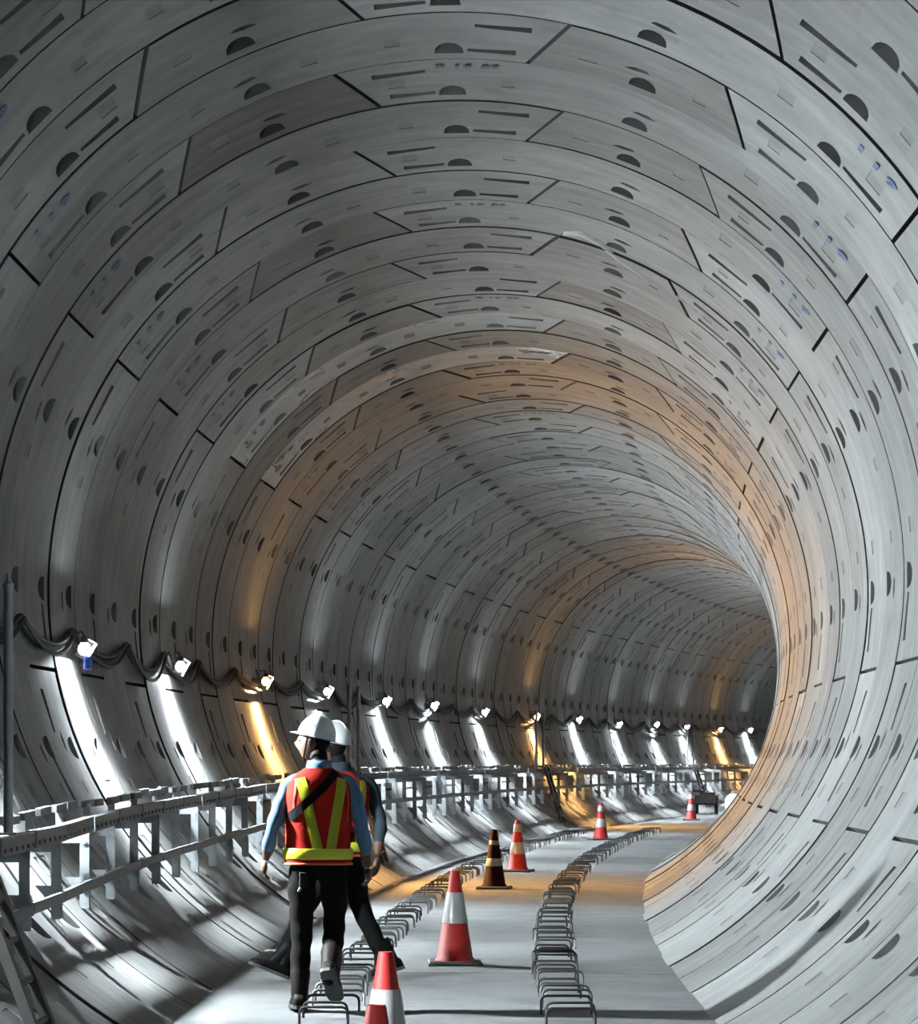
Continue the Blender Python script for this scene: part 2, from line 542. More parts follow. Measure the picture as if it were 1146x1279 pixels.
# ------------------------------------------------------------------ side walkway on the left wall (top level near the camera is lower)
def walk_z(n):
    pts = [(8, -.44), (13, -.405), (17.5, -.325), (24.5, -.255), (33, -.185), (50, -.195), (72, -.225), (110, -.24)]
    for (a, za), (b, zb) in zip(pts[:-1], pts[1:]):
        if n <= b: return CAM_Z + za + (zb-za)*(n-a)/(b-a)
    return CAM_Z - .24
XW = -1.95 - X0                   # post line from the axis
walk = empty('side_walkway', frame(12, XW, 0))
setp(walk, 'galvanised steel walkway brackets and rails along the left wall', 'walkway')
def child(name, me, parent, Mw, mat):
    o = link(name, me, None, mat)
    o.parent = parent
    o.matrix_parent_inverse = parent.matrix_world.inverted()
    o.matrix_world = Mw
    return o
def wall_x(z): return -math.sqrt(max(0, R*R-(z-ZC)**2))
bpy.context.view_layer.update()
# shared meshes
def angle_mesh(L, a, t, axis_='z'):
    bm = bmesh.new()
    add_box(bm, (a, t, L), (0, 0, 0)); add_box(bm, (t, a, L), (-a/2+t/2, a/2-t/2, 0))
    return finish(bm, 'angle')
def beam_mesh():
    bm = bmesh.new()
    L = W-.05
    add_box(bm, (.010, L, .095), (.025, 0, -.0475), bevel=.002)
    add_box(bm, (.05, L, .010), (0, 0, -.005))
    add_box(bm, (.05, L, .010), (0, 0, -.090))
    for i in range(6):
        add_lathe(bm, [(.011, 0), (.011, .012)], 6, Matrix.Translation((.029, -L/2+.08+i*(L-.16)/5, -.066)) @ Matrix.Rotation(PI/2, 4, 'Y'))
    return finish(bm, 'beam')
def back_rail_mesh():
    bm = bmesh.new()
    L = W*.36
    add_box(bm, (.035, L, .05), (0, 0, -.025), bevel=.004)
    return finish(bm, 'clip')
def mid_mesh():
    bm = bmesh.new(); L = W-.02
    add_box(bm, (.008, L, .06), (0, 0, 0), bevel=.002); add_box(bm, (.028, L, .008), (-.01, 0, .028))
    return finish(bm, 'mid')
bm_, br_, md_ = beam_mesh(), back_rail_mesh(), mid_mesh()
bm_.materials.append(M['galv_shaded']); br_.materials.append(M['galv_shaded']); md_.materials.append(M['galv_shaded'])
nk = [b for b in bounds if b > 11][:] 
n = 12.1
walk_ns = []
while n < 84:
    walk_ns.append(n); n = step(n, 1)
walk_ns = [11.1] + walk_ns
for i, n in enumerate(walk_ns):
    zt = walk_z(n)
    zw = ZC - math.sqrt(R*R-XW*XW)           # wall height straight under the post line
    Mz = lambda x, z: frame(n, x, z)
    L = zt-.1-zw-.02
    bm = bmesh.new()
    add_box(bm, (.062, .010, L), (0, 0, 0), bevel=.002); add_box(bm, (.010, .05, L), (-.027, .025, 0))
    for zz in (L/2-.06, -L/2+.12):
        add_lathe(bm, [(.014, 0), (.014, .014)], 6, Matrix.Translation((0, -.005, zz)) @ Matrix.Rotation(PI/2, 4, 'X'))
    po = child('post', finish(bm, 'post'), walk, frame(n, XW, zw+.02+L/2), M['galv'])
    # gusset and foot plate against the wall
    bm = bmesh.new()
    xa = wall_x(zw+.16)-XW
    v = [bm.verts.new(q) for q in ((.037, .006, -.10), (.037, .006, .10), (xa+.02, .006, .10), (.037, -.004, -.10), (.037, -.004, .10), (xa+.02, -.004, .10))]
    bm.faces.new(v[:3]); bm.faces.new(v[3:][::-1])
    for a, b in ((0, 1), (1, 2), (2, 0)): bm.faces.new((v[a], v[b], v[b+3], v[a+3]))
    g = link('gusset', finish(bm, 'gusset'), po, M['galv']); g.location = (0, .012, -L/2+.10)
    # arm back to the wall
    za = zt-.135
    xl = XW - wall_x(za)
    bm = bmesh.new()
    add_box(bm, (xl, .010, .07), (-xl/2, 0, 0), bevel=.002); add_box(bm, (xl, .06, .010), (-xl/2, .03, .03))
    child('arm', finish(bm, 'arm'), walk, frame(n, XW+.03, za), M['galv'])
    # beam, mid rail, board clips: one piece for each ring
    sl = math.atan((walk_z(n+.5)-walk_z(n-.5))/W)
    tilt = Matrix.Rotation(sl + rnd.uniform(-.006, .006), 4, 'X')
    child('beam', bm_, walk, frame(n+.5, XW+.035, walk_z(n+.5)) @ tilt, M['galv'])
    child('mid_rail', md_, walk, frame(n+.5, XW+.055, walk_z(n+.5)-.43) @ tilt, M['galv'])
    for q in (.2, .66):
        child('deck_clip', br_, walk, frame(n+q, XW-.20+rnd.uniform(-.02, .02), walk_z(n+q)+.065+rnd.uniform(-.012, .012)) @ tilt, M['dark_steel' if rnd.random() < .55 else 'galv'])
    bm = bmesh.new(); add_box(bm, (.05, .006, .16), (0, 0, 0))
    child('clip_stay', finish(bm, 'stay'), walk, frame(n+.2, XW-.20, walk_z(n)-.04), M['galv'])

# ladders with their grab posts
lad_ns = [(12.1, 'at the left edge of the picture'), (31.6, 'behind the two workers'), (50.6, 'beyond the red and backlit cones'), (69.0, 'farthest down the tunnel')]
for n, where in lad_ns:
    zt = walk_z(n)
    Mb = frame(n-(.9 if n < 20 else (.6 if n < 40 else 0)), XW+.40, 0)
    lo = empty('access_ladder', Mb)
    setp(lo, 'dark steel ladder leaning on the walkway ' + where, 'ladder', 'access ladders')
    top_x, foot_x = -.30, .06
    zf = .0 if abs(XW+.40+foot_x) < 1.56 else ZC - math.sqrt(R*R-(XW+.40+foot_x)**2)
    for sy in (-.24, .24):
        bm = bmesh.new(); add_bar(bm, (foot_x, sy, zf), (top_x, sy, zt+.02), .05, .08, (0, 1, 0))
        link('stile', finish(bm, 'stile'), lo, M['dark_steel'])
    for q in range(5):
        t = .12+q*.2
        bm = bmesh.new()
        add_tube(bm, [(foot_x+(top_x-foot_x)*t, -.24, zf+(zt-zf)*t), (foot_x+(top_x-foot_x)*t, .24, zf+(zt-zf)*t)], .018, 8)
        link('rung', finish(bm, 'rung', 40), lo, M['dark_steel'])
    for j, sy in enumerate((-.34, .62)):
        po = empty('grab_post', frame(n+sy/W+(.12 if n < 20 else 0), XW-.02 if n < 20 else XW-.06, zt+.004))
        setp(po, ('near' if j == 0 else 'far') + ' upright galvanised tube post by the ladder ' + where, 'post', 'grab posts on the walkway')
        hh = 1.33 if n < 20 else (1.15 if n < 60 else 1.05)
        bm = bmesh.new(); add_tube(bm, [(0, 0, 0), (0, 0, hh)], .026, 10)
        link('tube', finish(bm, 'tube', 40), po, M['galv'])
        bm = bmesh.new(); add_lathe(bm, [(.03, hh-.01), (.03, hh+.02), (.015, hh+.035)], 10)
        link('cap', finish(bm, 'cap', 40), po, M['galv'])
        bm = bmesh.new(); add_box(bm, (.10, .10, .012), (0, 0, .006))
        link('base_plate', finish(bm, 'plate'), po, M['galv'])

# ------------------------------------------------------------------ lamps and cable on the left wall
ZL = CAM_Z + .96
XL = -3.06
warm_ns = (29.1, 53.9, 75.8)
lamp_ns = [-.5, 4.6, 9.6, 14.5, 19.2, 23.8, 29.1, 33.7, 38.7, 43.2, 48.3, 53.9, 58.7, 63.4, 67.9, 71.6, 75.8, 79.6, 84.5, 89.5]
AXL = Vector((.875, 0, -.485)).normalized()     # floodlights face across the tunnel and down
def to_axis():
    z = AXL; y = Vector((0, 1, 0)); x = y.cross(z)
    return Matrix(((x.x, y.x, z.x, 0), (x.y, y.y, z.y, 0), (x.z, y.z, z.z, 0), (0, 0, 0, 1)))
TA = to_axis()
PH, PW, CH = .14, .095, .085        # panel height, width along the tunnel, depth of the side cheeks
bm = bmesh.new(); add_box(bm, (PH, PW, .004), (0, 0, 0)); bmesh.ops.transform(bm, matrix=TA, verts=bm.verts)
pan = finish(bm, 'panel')
pw, pwm = pan, pan.copy()
pw.materials.append(M['white']); pwm.materials.append(M['warm'])
bm = bmesh.new()
add_box(bm, (PH+.02, PW+.02, .035), (0, 0, -.022), bevel=.006)
for sy in (-1, 1): add_box(bm, (PH+.02, .006, CH), (0, sy*(PW/2+.006), CH/2-.02))
for q in range(5): add_box(bm, (.004, PW, .02), (-PH/2+.01+q*(PH-.02)/4, 0, -.05))
bmesh.ops.transform(bm, matrix=TA, verts=bm.verts)
sock = finish(bm, 'housing'); sock.materials.append(M['socket'])
bm = bmesh.new(); add_lathe(bm, [(.004, -.052), (.030, -.044), (.046, -.022), (.052, 0), (.046, .024), (.030, .044), (.024, .055)], 16, Matrix.Translation((.02, -.115, -.01)))
gw = finish(bm, 'globe', 60); gwm = gw.copy()
gw.materials.append(M['white_globe']); gwm.materials.append(M['warm_globe'])
bm = bmesh.new(); add_lathe(bm, [(.026, .05), (.028, .06), (.026, .10), (.012, .11)], 12, Matrix.Translation((.02, -.115, -.01))); add_tube(bm, [(.02, -.115, .09), (.0, -.10, .13), (-.06, -.04, .12)], .008, 6)
brk0 = finish(bm, 'globe_holder', 40); brk0.materials.append(M['socket'])
bm = bmesh.new(); add_bar(bm, (-.17, 0, .03), (-.04, 0, .02), .025, .02); add_tube(bm, [(-.09, 0, .03), (-.10, 0, .10), (-.12, 0, .14)], .012, 6); brk = finish(bm, 'bracket'); brk.materials.append(M['socket'])
ordw = ['first', 'second', 'third', 'fourth', 'fifth', 'sixth', 'seventh', 'eighth', 'ninth', 'tenth', 'eleventh', 'twelfth', 'thirteenth', 'fourteenth', 'fifteenth']
vis_w = 0
for n in lamp_ns:
    warm = n in warm_ns
    o = empty('wall_lamp', frame(n, XL-.02, ZL + (rnd.uniform(-.03, .03) if n > 20 else -.06)))
    if warm:
        lab = 'orange glowing lamp on the left wall, ' + {29.1: 'nearest of three orange ones', 53.9: 'middle of three orange ones', 75.8: 'farthest of three orange ones'}[n]
    elif n < 17:
        lab = 'white wall lamp out of view, ' + {-.5: 'beside', 4.6: 'first ahead of', 9.6: 'second ahead of', 14.5: 'third ahead of'}[n] + ' the camera'
    else:
        lab = 'white glowing lamp on the left wall, %s white one from the left' % ordw[vis_w]; vis_w += 1
    setp(o, lab, 'lamp', 'wall lamps along the cable')
    link('panel', pwm if warm else pw, o); link('housing', sock, o); link('globe', gwm if warm else gw, o); link('globe_holder', brk0, o); link('bracket', brk, o)
    if 18 < n < 20:
        bm = bmesh.new(); add_lathe(bm, [(.02, -.13), (.035, -.12), (.035, -.04), (.026, -.02)], 12, Matrix.Translation((.05, -.12, -.05)))
        link('sleeve', finish(bm, 'sleeve', 40), o, M['blue_plastic'])
# swagged cables
for ci, (amp, off, rad) in enumerate(((.20, 0.0, .026), (.17, .03, .020), (.24, -.03, .018))):
    pts = []
    rr = random.Random(40)
    n = 11.0
    while n < 88:
        per = 2.15 + rr.uniform(-.3, .3)
        a = amp*(1+rr.uniform(-.25, .25))
        for q in range(10):
            t = q/10
            z = ZL + .09 + off*.3 - a*(1-(2*t-1)**2)
            pts.append(at(n+t*per, wall_x(z)+.035+.02*ci, z))
        n += per
    bm = bmesh.new(); add_tube(bm, pts, rad, 6)
    o = link('power_cable', finish(bm, 'power_cable', 60), None, M['cable'])
    setp(o, ['thick black power cable swagged along the left wall', 'thin upper black cable swagged along the left wall', 'thin lowest hanging black cable along the left wall'][ci], 'cable', 'swagged cables on the left wall')

# ------------------------------------------------------------------ rebar stirrups in two rows
def stirrup_mesh(w, h, lean):
    bm = bmesh.new()
    r = .035
    pts = [(-w/2, 0, -.03), (-w/2, lean*.7, h-r)]
    for t in (30, 60): pts.append((-w/2+r-r*math.cos(D(t)), lean, h-r+r*math.sin(D(t))))
    pts += [(-w/2+r, lean, h), (w/2-r, lean, h)]
    for t in (60, 30): pts.append((w/2-r+r*math.cos(D(t)), lean, h-r+r*math.sin(D(t))))
    pts += [(w/2, lean*.7, h-r), (w/2, 0, -.03)]
    add_tube(bm, pts, .0085, 6)
    return finish(bm, 'stirrup', 50)
stm = [stirrup_mesh(.26+.02*i, .095+.008*(i % 3), .03*(i-1)) for i in range(4)]
for me in stm: me.materials.append(M['rebar'])
ORD = 'first second third fourth fifth sixth seventh eighth ninth tenth eleventh twelfth thirteenth fourteenth fifteenth sixteenth seventeenth eighteenth nineteenth twentieth'.split()
ORD += ['twenty-' + q for q in ORD[:9]] + ['thirtieth']
def row_shift(n): return -.00045*(n-15)**2 if n > 15 else 0.0
for row, x0 in (('right', 1.09), ('left', -.33)):
    n = 13.7; cnt = 0
    while n < 50:
        o = link('rebar_stirrup', rnd.choice(stm))
        o.matrix_world = frame(n, x0-X0+row_shift(n)+rnd.uniform(-.02, .02), 0, rnd.uniform(-.06, .06))
        if cnt < 30: setp(o, 'bent steel rebar loop, %s from the near end of the %s row on the floor' % (ORD[cnt], row), 'rebar loop', 'rebar loops of the %s row' % row)
        else: setp(o, 'small distant steel rebar loop far along the %s row' % row, 'rebar loop', 'distant rebar loops of the %s row' % row)
        cnt += 1
        n += .33 + rnd.uniform(-.06, .06)

# ------------------------------------------------------------------ traffic cones
def cone(px, s, label, kind, h=.70):
    x = (px-359)/s
    d = F_PX/s
    n = d/W
    # n here is depth: place straight by depth
    o = empty('traffic_cone', Matrix.Translation((x, d, 0)) @ Matrix.Rotation(rnd.uniform(-.3, .3), 4, 'Z'))
    setp(o, label, 'traffic cone', 'traffic cones on the floor')
    def rad(z): return .135 - (.135-.035)*(z-.035)/(h-.035)
    bands = {'one': [(.035, .31, 'r'), (.31, .54, 'w'), (.54, h, 'r')],
             'two': [(.035, .24, 'r'), (.24, .40, 'w'), (.40, .54, 'r'), (.54, .645, 'w'), (.645, h, 'r')],
             'dark': [(.035, .27, 'd'), (.27, .36, 'w'), (.36, .52, 'd'), (.52, .57, 'w'), (.57, h, 'd')]}[kind]
    body = {'one': 'cone_red', 'two': 'cone_red', 'dark': 'cone_backlit'}[kind]
    bm = bmesh.new()
    add_lathe(bm, [(.150, .03), (.145, .045), (rad(.05), .06), (rad(h)*.99, h-.012), (rad(h)*.9, h), (rad(h)*.6, h-.004), (rad(h)*.5, h-.05)], 28)
    link('cone_body', finish(bm, 'cone_body', 40), o, M[body])
    for a, b, c in bands:
        if c != 'w': continue
        bm = bmesh.new(); add_lathe(bm, [(rad(a)+.001, a), (rad(a)+.004, a+.004), (rad(b)+.004, b-.004), (rad(b)+.001, b)], 28, cap=False)
        link('reflective_band', finish(bm, 'band', 40), o, M['cone_white'])
    bm = bmesh.new(); add_box(bm, (.40, .40, .032), (0, 0, .018), bevel=.012)
    for sx in (-1, 1):
        for sy in (-1, 1): add_box(bm, (.06, .06, .02), (sx*.17, sy*.17, .01))
    link('base', finish(bm, 'base'), o, M['cone_base'])
    return o
cone(568, 168, 'red cone with one wide white band between the rebar rows', 'one')
cone(646, 92, 'red cone with two white bands right behind the dark backlit cone', 'two')
cone(750, 66, 'red cone with two white bands alone in mid tunnel', 'two')
cone(863, 50, 'farthest red cone with two white bands beside the dark machine', 'two')
cone(617, 106, 'cone coloured dark as backlit, with narrow white bands', 'dark')
cone(482, 290, 'red topped cone with white band cut off by the lower picture edge', 'one')
cone(470, 370, 'red cone tip nearest the camera at the lower edge', 'one')

# ------------------------------------------------------------------ dark wheeled machine far down the tunnel, pale sack beside it
s = 45.0
mx = (882-359)/s
mo = empty('wheeled_machine', Matrix.Translation((mx, F_PX/s, 0)) @ Matrix.Rotation(-.2, 4, 'Z'))
setp(mo, 'small dark wheeled machine standing behind the farthest cone', 'machine')
bm = bmesh.new(); add_box(bm, (.62, .8, .26), (0, 0, .40), bevel=.04); add_box(bm, (.42, .5, .10), (.03, 0, .56), bevel=.02)
link('body', finish(bm, 'body'), mo, M['machine'])
for sx in (-.27, .27):
    bm = bmesh.new()
    add_lathe(bm, [(.05, -.05), (.16, -.05), (.18, -.03), (.18, .03), (.16, .05), (.05, .05)], 20, Matrix.Translation((sx, 0, .18)) @ Matrix.Rotation(PI/2, 4, 'Y'))
    link('wheel', finish(bm, 'wheel', 40), mo, M['cone_base'])
bm = bmesh.new(); add_tube(bm, [(-.25, -.38, .50), (-.40, -.7, .62), (-.42, -.74, .64)], .02, 8)
link('handle', finish(bm, 'handle', 40), mo, M['machine'])
bm = bmesh.new(); add_box(bm, (.30, .26, .06), (-.22, -.1, .64), bevel=.015)
link('tank', finish(bm, 'tank'), mo, M['machine'])
s = 43.0
sx_ = (916-359)/s
so = empty('pale_sack', Matrix.Translation((sx_, F_PX/s, 0)))
setp(so, 'bright pale round sack half hidden behind the right wall', 'sack')
bm = bmesh.new()
add_lathe(bm, [(.16, 0), (.24, .05), (.27, .2), (.25, .36), (.17, .47), (.06, .53), (.09, .58)], 20)
for v in bm.verts: v.co += Vector((rnd.uniform(-.01, .01), rnd.uniform(-.01, .01), rnd.uniform(-.01, .01))) if v.co.z > .01 else Vector()
link('bag', finish(bm, 'bag', 60), so, M['sack'])
bm = bmesh.new(); add_tube(bm, [(.075*math.cos(t*PI/6), .075*math.sin(t*PI/6), .535) for t in range(13)], .012, 6)
link('tie', finish(bm, 'tie', 60), so, M['socket'])

# ------------------------------------------------------------------ leak streak on the crown, wet reflection painted as pale colour
def on_wall(n, ang, r):
    return at(n, r*math.sin(D(ang)), ZC + r*math.cos(D(ang)))
bm = bmesh.new()
path = [(20.55, 14), (20.4, 17), (20.55, 20), (20.9, 23), (21.05, 26), (21.08, 28.5), (21.12, 31), (21.16, 34), (21.2, 37)]
wid = [.02, .10, .12, .08, .035, .03, .025, .02, .01]
rows = []
for (n, a), w in zip(path, wid):
    rows.append([bm.verts.new(on_wall(n+dx*w, a+rnd.uniform(-.2, .2), R-hh)) for dx, hh in ((-1, -.004), (-.5, .012), (0, .018), (.5, .012), (1, -.004))])
for i in range(len(rows)-1):
    for k in range(4): bm.faces.new((rows[i][k], rows[i][k+1], rows[i+1][k+1], rows[i+1][k]))
o = link('leak_streak', finish(bm, 'leak_streak', 60), None, M['wet_sheen'])
setp(o, 'leak streak with painted pale sheen running down the tunnel crown', 'stain')

# ------------------------------------------------------------------ people
def skin_mesh(verts, edges, root=0, sub=2):
    me = bpy.data.meshes.new('sk')
    me.from_pydata([v[0] for v in verts], edges, [])
    o = bpy.data.objects.new('sk', me); C.objects.link(o)
    sm = o.modifiers.new('s', 'SKIN'); sm.use_smooth_shade = True
    ss = o.modifiers.new('u', 'SUBSURF'); ss.levels = sub; ss.render_levels = sub
    for i, v in enumerate(verts):
        r = v[1]
        me.skin_vertices[0].data[i].radius = r if isinstance(r, tuple) else (r, r)
        me.skin_vertices[0].data[i].use_root = (i == root)
    dg = bpy.context.evaluated_depsgraph_get(); dg.update()
    out = bpy.data.meshes.new_from_object(o.evaluated_get(dg))
    bpy.data.objects.remove(o); bpy.data.meshes.remove(me)
    return out
def hand_chains(wrist, dirv, palm_n, thumb_side, curl=.5, scale=1.0):
    """list of chains (points, radii) for palm and five fingers"""
    d = Vector(dirv).normalized(); pn = Vector(palm_n); pn = (pn-d*pn.dot(d)).normalized(); t = d.cross(pn)*thumb_side
    w = Vector(wrist); S = scale
    ch = [([w, w+d*.045*S, w+d*.085*S], [(.024*S, .03*S), (.022*S, .040*S), (.016*S, .038*S)])]
    for k, (off, ln) in enumerate(((.030, .075), (.010, .083), (-.010, .077), (-.029, .060))):
        b = w + d*.075*S + t*off*S
        p = [b]
        ang = 0
        for q, f in enumerate((.42, .32, .26)):
            ang += curl*(.7, 1.0, .8)[q]
            p.append(p[-1] + (d*math.cos(ang)+pn*math.sin(ang))*ln*f*S)
        ch.append((p, [.0105*S, .0098*S, .009*S, .008*S]))
    b = w + d*.03*S + t*.024*S
    p = [b, b + (t*.8+d*.6+pn*.3).normalized()*.038*S]
    p.append(p[1] + (d*.9+pn*.5+t*.2).normalized()*.032*S); p.append(p[2] + (d*.9+pn*.6).normalized()*.025*S)
    ch.append((p, [.015*S, .012*S, .0105*S, .0085*S]))
    return ch
def chains_mesh(bm, chains, mat_index, sub=1):
    for pts, rad in chains:
        vs_ = [(tuple(p), r) for p, r in zip(pts, rad)]
        me = skin_mesh(vs_, [(i, i+1) for i in range(len(pts)-1)], 0, sub)
        a = len(bm.faces); bm.from_mesh(me); bm.faces.ensure_lookup_table()
        for f in bm.faces[a:]: f.material_index = mat_index; f.smooth = True
        bpy.data.meshes.remove(me)
def head_into(bm, c, yaw, pitch, mi_skin, mi_hair, sc=1.0):
    """head with face towards local +y before yaw"""
    tmp = bmesh.new()
    bmesh.ops.create_uvsphere(tmp, u_segments=28, v_segments=20, radius=1)
    for v in tmp.verts:
        x, y, z = v.co
        X, Y, Z = x*.076, y*.097, z*.118
        if z < 0:
            k = 1 + .30*z*(1 if y < .3 else .55)
            X *= k; Y *= (1 + .22*z) if y < 0 else 1+.05*z
            if y > .2: Y += .010*(-z)
        # nose
        g = math.exp(-(x/.16)**2)*math.exp(-((z+.20)/.20)**2)
        if y > .5: Y += .028*g
        # brow, eye sockets, lips, chin
        if y > .4:
            Y += .006*math.exp(-((z-.12)/.08)**2)*math.exp(-(x/.6)**2)
            for sx in (-1, 1): Y -= .010*math.exp(-((x-sx*.38)/.17)**2)*math.exp(-((z+.02)/.10)**2)
            Y += .007*math.exp(-(x/.28)**2)*math.exp(-((z+.52)/.07)**2)
            Y += .008*math.exp(-(x/.3)**2)*math.exp(-((z+.82)/.12)**2)
        v.co = (X, Y, Z)
    for f in tmp.faces:
        q = f.calc_center_median()
        f.material_index = mi_hair if (q.y < -.012 and q.z > -.105) or q.z > .06 else mi_skin
        f.smooth = True
    for sx in (-1, 1):
        r = bmesh.ops.create_uvsphere(tmp, u_segments=10, v_segments=8, radius=1, matrix=Matrix.Translation((sx*.079, -.005, -.012)) @ Matrix.Rotation(sx*-.35, 4, 'Z') @ Matrix.Diagonal((.010, .020, .032, 1)))
        for f in {f for v in r['verts'] for f in v.link_faces}: f.material_index = mi_skin; f.smooth = True
    for sx in (-1, 1):   # eyes
        r = bmesh.ops.create_uvsphere(tmp, u_segments=8, v_segments=6, radius=.011, matrix=Matrix.Translation((sx*.029, .079, -.002)))
        for f in {f for v in r['verts'] for f in v.link_faces}: f.material_index = mi_hair
    Mh = Matrix.Translation(c) @ Matrix.Rotation(yaw, 4, 'Z') @ Matrix.Rotation(pitch, 4, 'X') @ Matrix.Scale(sc, 4)
    bmesh.ops.transform(tmp, matrix=Mh, verts=tmp.verts)
    me = bpy.data.meshes.new('h'); tmp.to_mesh(me); tmp.free(); bm.from_mesh(me); bpy.data.meshes.remove(me)
    return Mh
def helmet_children(root, Mh):
    Hm = Mh @ Matrix.Translation((0, -.004, .034)) @ Matrix.Rotation(.16, 4, 'X') @ Matrix.Diagonal((.90, .83, .97, 1))
    bm = bmesh.new()
    seg = 32; rows = []
    for i in range(11):
        t = i/10*PI/2
        rows.append([bm.verts.new((.112*math.cos(t)*math.cos(a), (.142*math.cos(t))*math.sin(a)-.006, .135*math.sin(t)**.92)) for a in (2*PI*k/seg for k in range(seg))] if i < 10 else [bm.verts.new((0, -.006, .136))])
    for i in range(9):
        for k in range(seg): bm.faces.new((rows[i][k], rows[i][(k+1) % seg], rows[i+1][(k+1) % seg], rows[i+1][k]))
    for k in range(seg): bm.faces.new((rows[9][k], rows[9][(k+1) % seg], rows[10][0]))
    # ridge along the crown
    add_tube(bm, [(0, .125*math.cos(t)-.006, .138*math.sin(t)+.002) for t in (PI*(.16+.68*q/10) for q in range(11))], .011, 6)
    o = link('helmet', finish(bm, 'helmet', 50), root, M['helmet']); o.matrix_local = Hm
    bm = bmesh.new(); inn, out = [], []
    for k in range(seg):
        a = 2*PI*k/seg; c, s_ = math.cos(a), math.sin(a)
        ext = .012 + .05*max(0, s_)**2.0
        inn.append(bm.verts.new((.110*c, .140*s_-.006, .004)))
        out.append(bm.verts.new(((.112+ext*.8)*c, (.142+ext)*s_-.006, -.004-.012*max(0, s_))))
    for k in range(seg): bm.faces.new((inn[k], inn[(k+1) % seg], out[(k+1) % seg], out[k]))
    bmesh.ops.solidify(bm, geom=bm.faces[:], thickness=.005)
    b = link('brim', finish(bm, 'brim', 50), o, M['helmet'])
    bm = bmesh.new(); add_lathe(bm, [(.003, .0), (.014, .0), (.014, .003), (.003, .003)], 16)
    e = link('emblem', finish(bm, 'emblem'), o, M['emblem'])
    e.matrix_local = Matrix.Translation((-.098, .0, .066)) @ Matrix.Rotation(-PI/2+.42, 4, 'Y')
    # chin strap
    bm = bmesh.new(); add_tube(bm, [(-.088, .03, .03), (-.088, .035, -.04), (-.062, .045, -.095), (0, .055, -.125), (.062, .045, -.095), (.088, .035, -.04), (.088, .03, .03)], .006, 6)
    st = link('chin_strap', finish(bm, 'chin_strap', 60), root, M['strap']); st.matrix_local = Mh
    return o
VEST = [(.895, .202, .150, 0), (.93, .204, .152, 0), (1.0, .196, .145, 0), (1.1, .197, .145, 0), (1.2, .205, .150, -.004), (1.3, .208, .150, -.010), (1.37, .198, .138, -.014), (1.42, .165, .115, -.014), (1.455, .115, .092, -.012), (1.475, .085, .080, -.010)]
def vest_children(root, Mt, mat, strips, cut_front=True):
    bm = bmesh.new(); seg = 40; rows = []
    for z, a, b, cy in VEST:
        row = []
        for k in range(seg):
            t = 2*PI*k/seg
            c, s_ = math.cos(t), math.sin(t)
            e = .8
            row.append(bm.verts.new((a*math.copysign(abs(c)**e, c), cy+b*math.copysign(abs(s_)**e, s_), z)))
        rows.append(row)
    for i in range(len(rows)-1):
        for k in range(seg): bm.faces.new((rows[i][k], rows[i][(k+1) % seg], rows[i+1][(k+1) % seg], rows[i+1][k]))
    bmesh.ops.recalc_face_normals(bm, faces=bm.faces)
    bvh = BVHTree.FromBMesh(bm)
    me = finish(bm, 'vest', 60)
    o = link('vest', me, root, mat); o.matrix_local = Mt
    def strip(name, pts, w, mt, off=.005, from_dir=-1):
        """pts in (x, z) on the back (from_dir -1) or front"""
        bm = bmesh.new(); rows = []
        P2 = []
        for (a, b) in zip(pts[:-1], pts[1:]):
            for q in range(8): P2.append((a[0]+(b[0]-a[0])*q/8, a[1]+(b[1]-a[1])*q/8))
        P2.append(pts[-1])
        for i, p in enumerate(P2):
            a = P2[max(0, i-1)]; b = P2[min(len(P2)-1, i+1)]
            dx, dz = b[0]-a[0], b[1]-a[1]; L = math.hypot(dx, dz); nx, nz = -dz/L, dx/L
            row = []
            for q in (-.5, -.17, .17, .5):
                x, z = p[0]+nx*w*q, p[1]+nz*w*q
                hit = bvh.ray_cast(Vector((x, 1.0*from_dir, z)), Vector((0, -from_dir, 0)))
                row.append(bm.verts.new((hit[0]+Vector((0, from_dir*off, 0))) if hit[0] is not None else Vector((x, -.02, z))))
            rows.append(row)
        for i in range(len(rows)-1):
            for k in range(3): bm.faces.new((rows[i][k], rows[i][k+1], rows[i+1][k+1], rows[i+1][k]))
        r = bmesh.ops.solidify(bm, geom=bm.faces[:], thickness=.003)
        return link(name, finish(bm, name, 50), o, mt)
    for args in strips: strip(*args)
    # waist band all around
    bm = bmesh.new(); rows = []
    for z, ex in ((.925, .006), (.930, .009), (.985, .009), (.990, .006)):
        row = []
        for k in range(seg):
            t = 2*PI*k/seg; c, s_ = math.cos(t), math.sin(t)
            row.append(bm.verts.new(((.203+ex)*math.copysign(abs(c)**.8, c), (.151+ex)*math.copysign(abs(s_)**.8, s_), z)))
        rows.append(row)
    for i in range(3):
        for k in range(seg): bm.faces.new((rows[i][k], rows[i][(k+1) % seg], rows[i+1][(k+1) % seg], rows[i+1][k]))
    link('waist_band', finish(bm, 'waist_band', 50), o, M['tape'])
    bm = bmesh.new()
    add_tube(bm, [((.206)*math.copysign(abs(math.cos(t))**.8, math.cos(t)), (.154)*math.copysign(abs(math.sin(t))**.8, math.sin(t)), .897) for t in (2*PI*k/40 for k in range(41))], .007, 6, caps=False)
    link('hem_trim', finish(bm, 'hem_trim', 60), o, M['trim'])
    return o

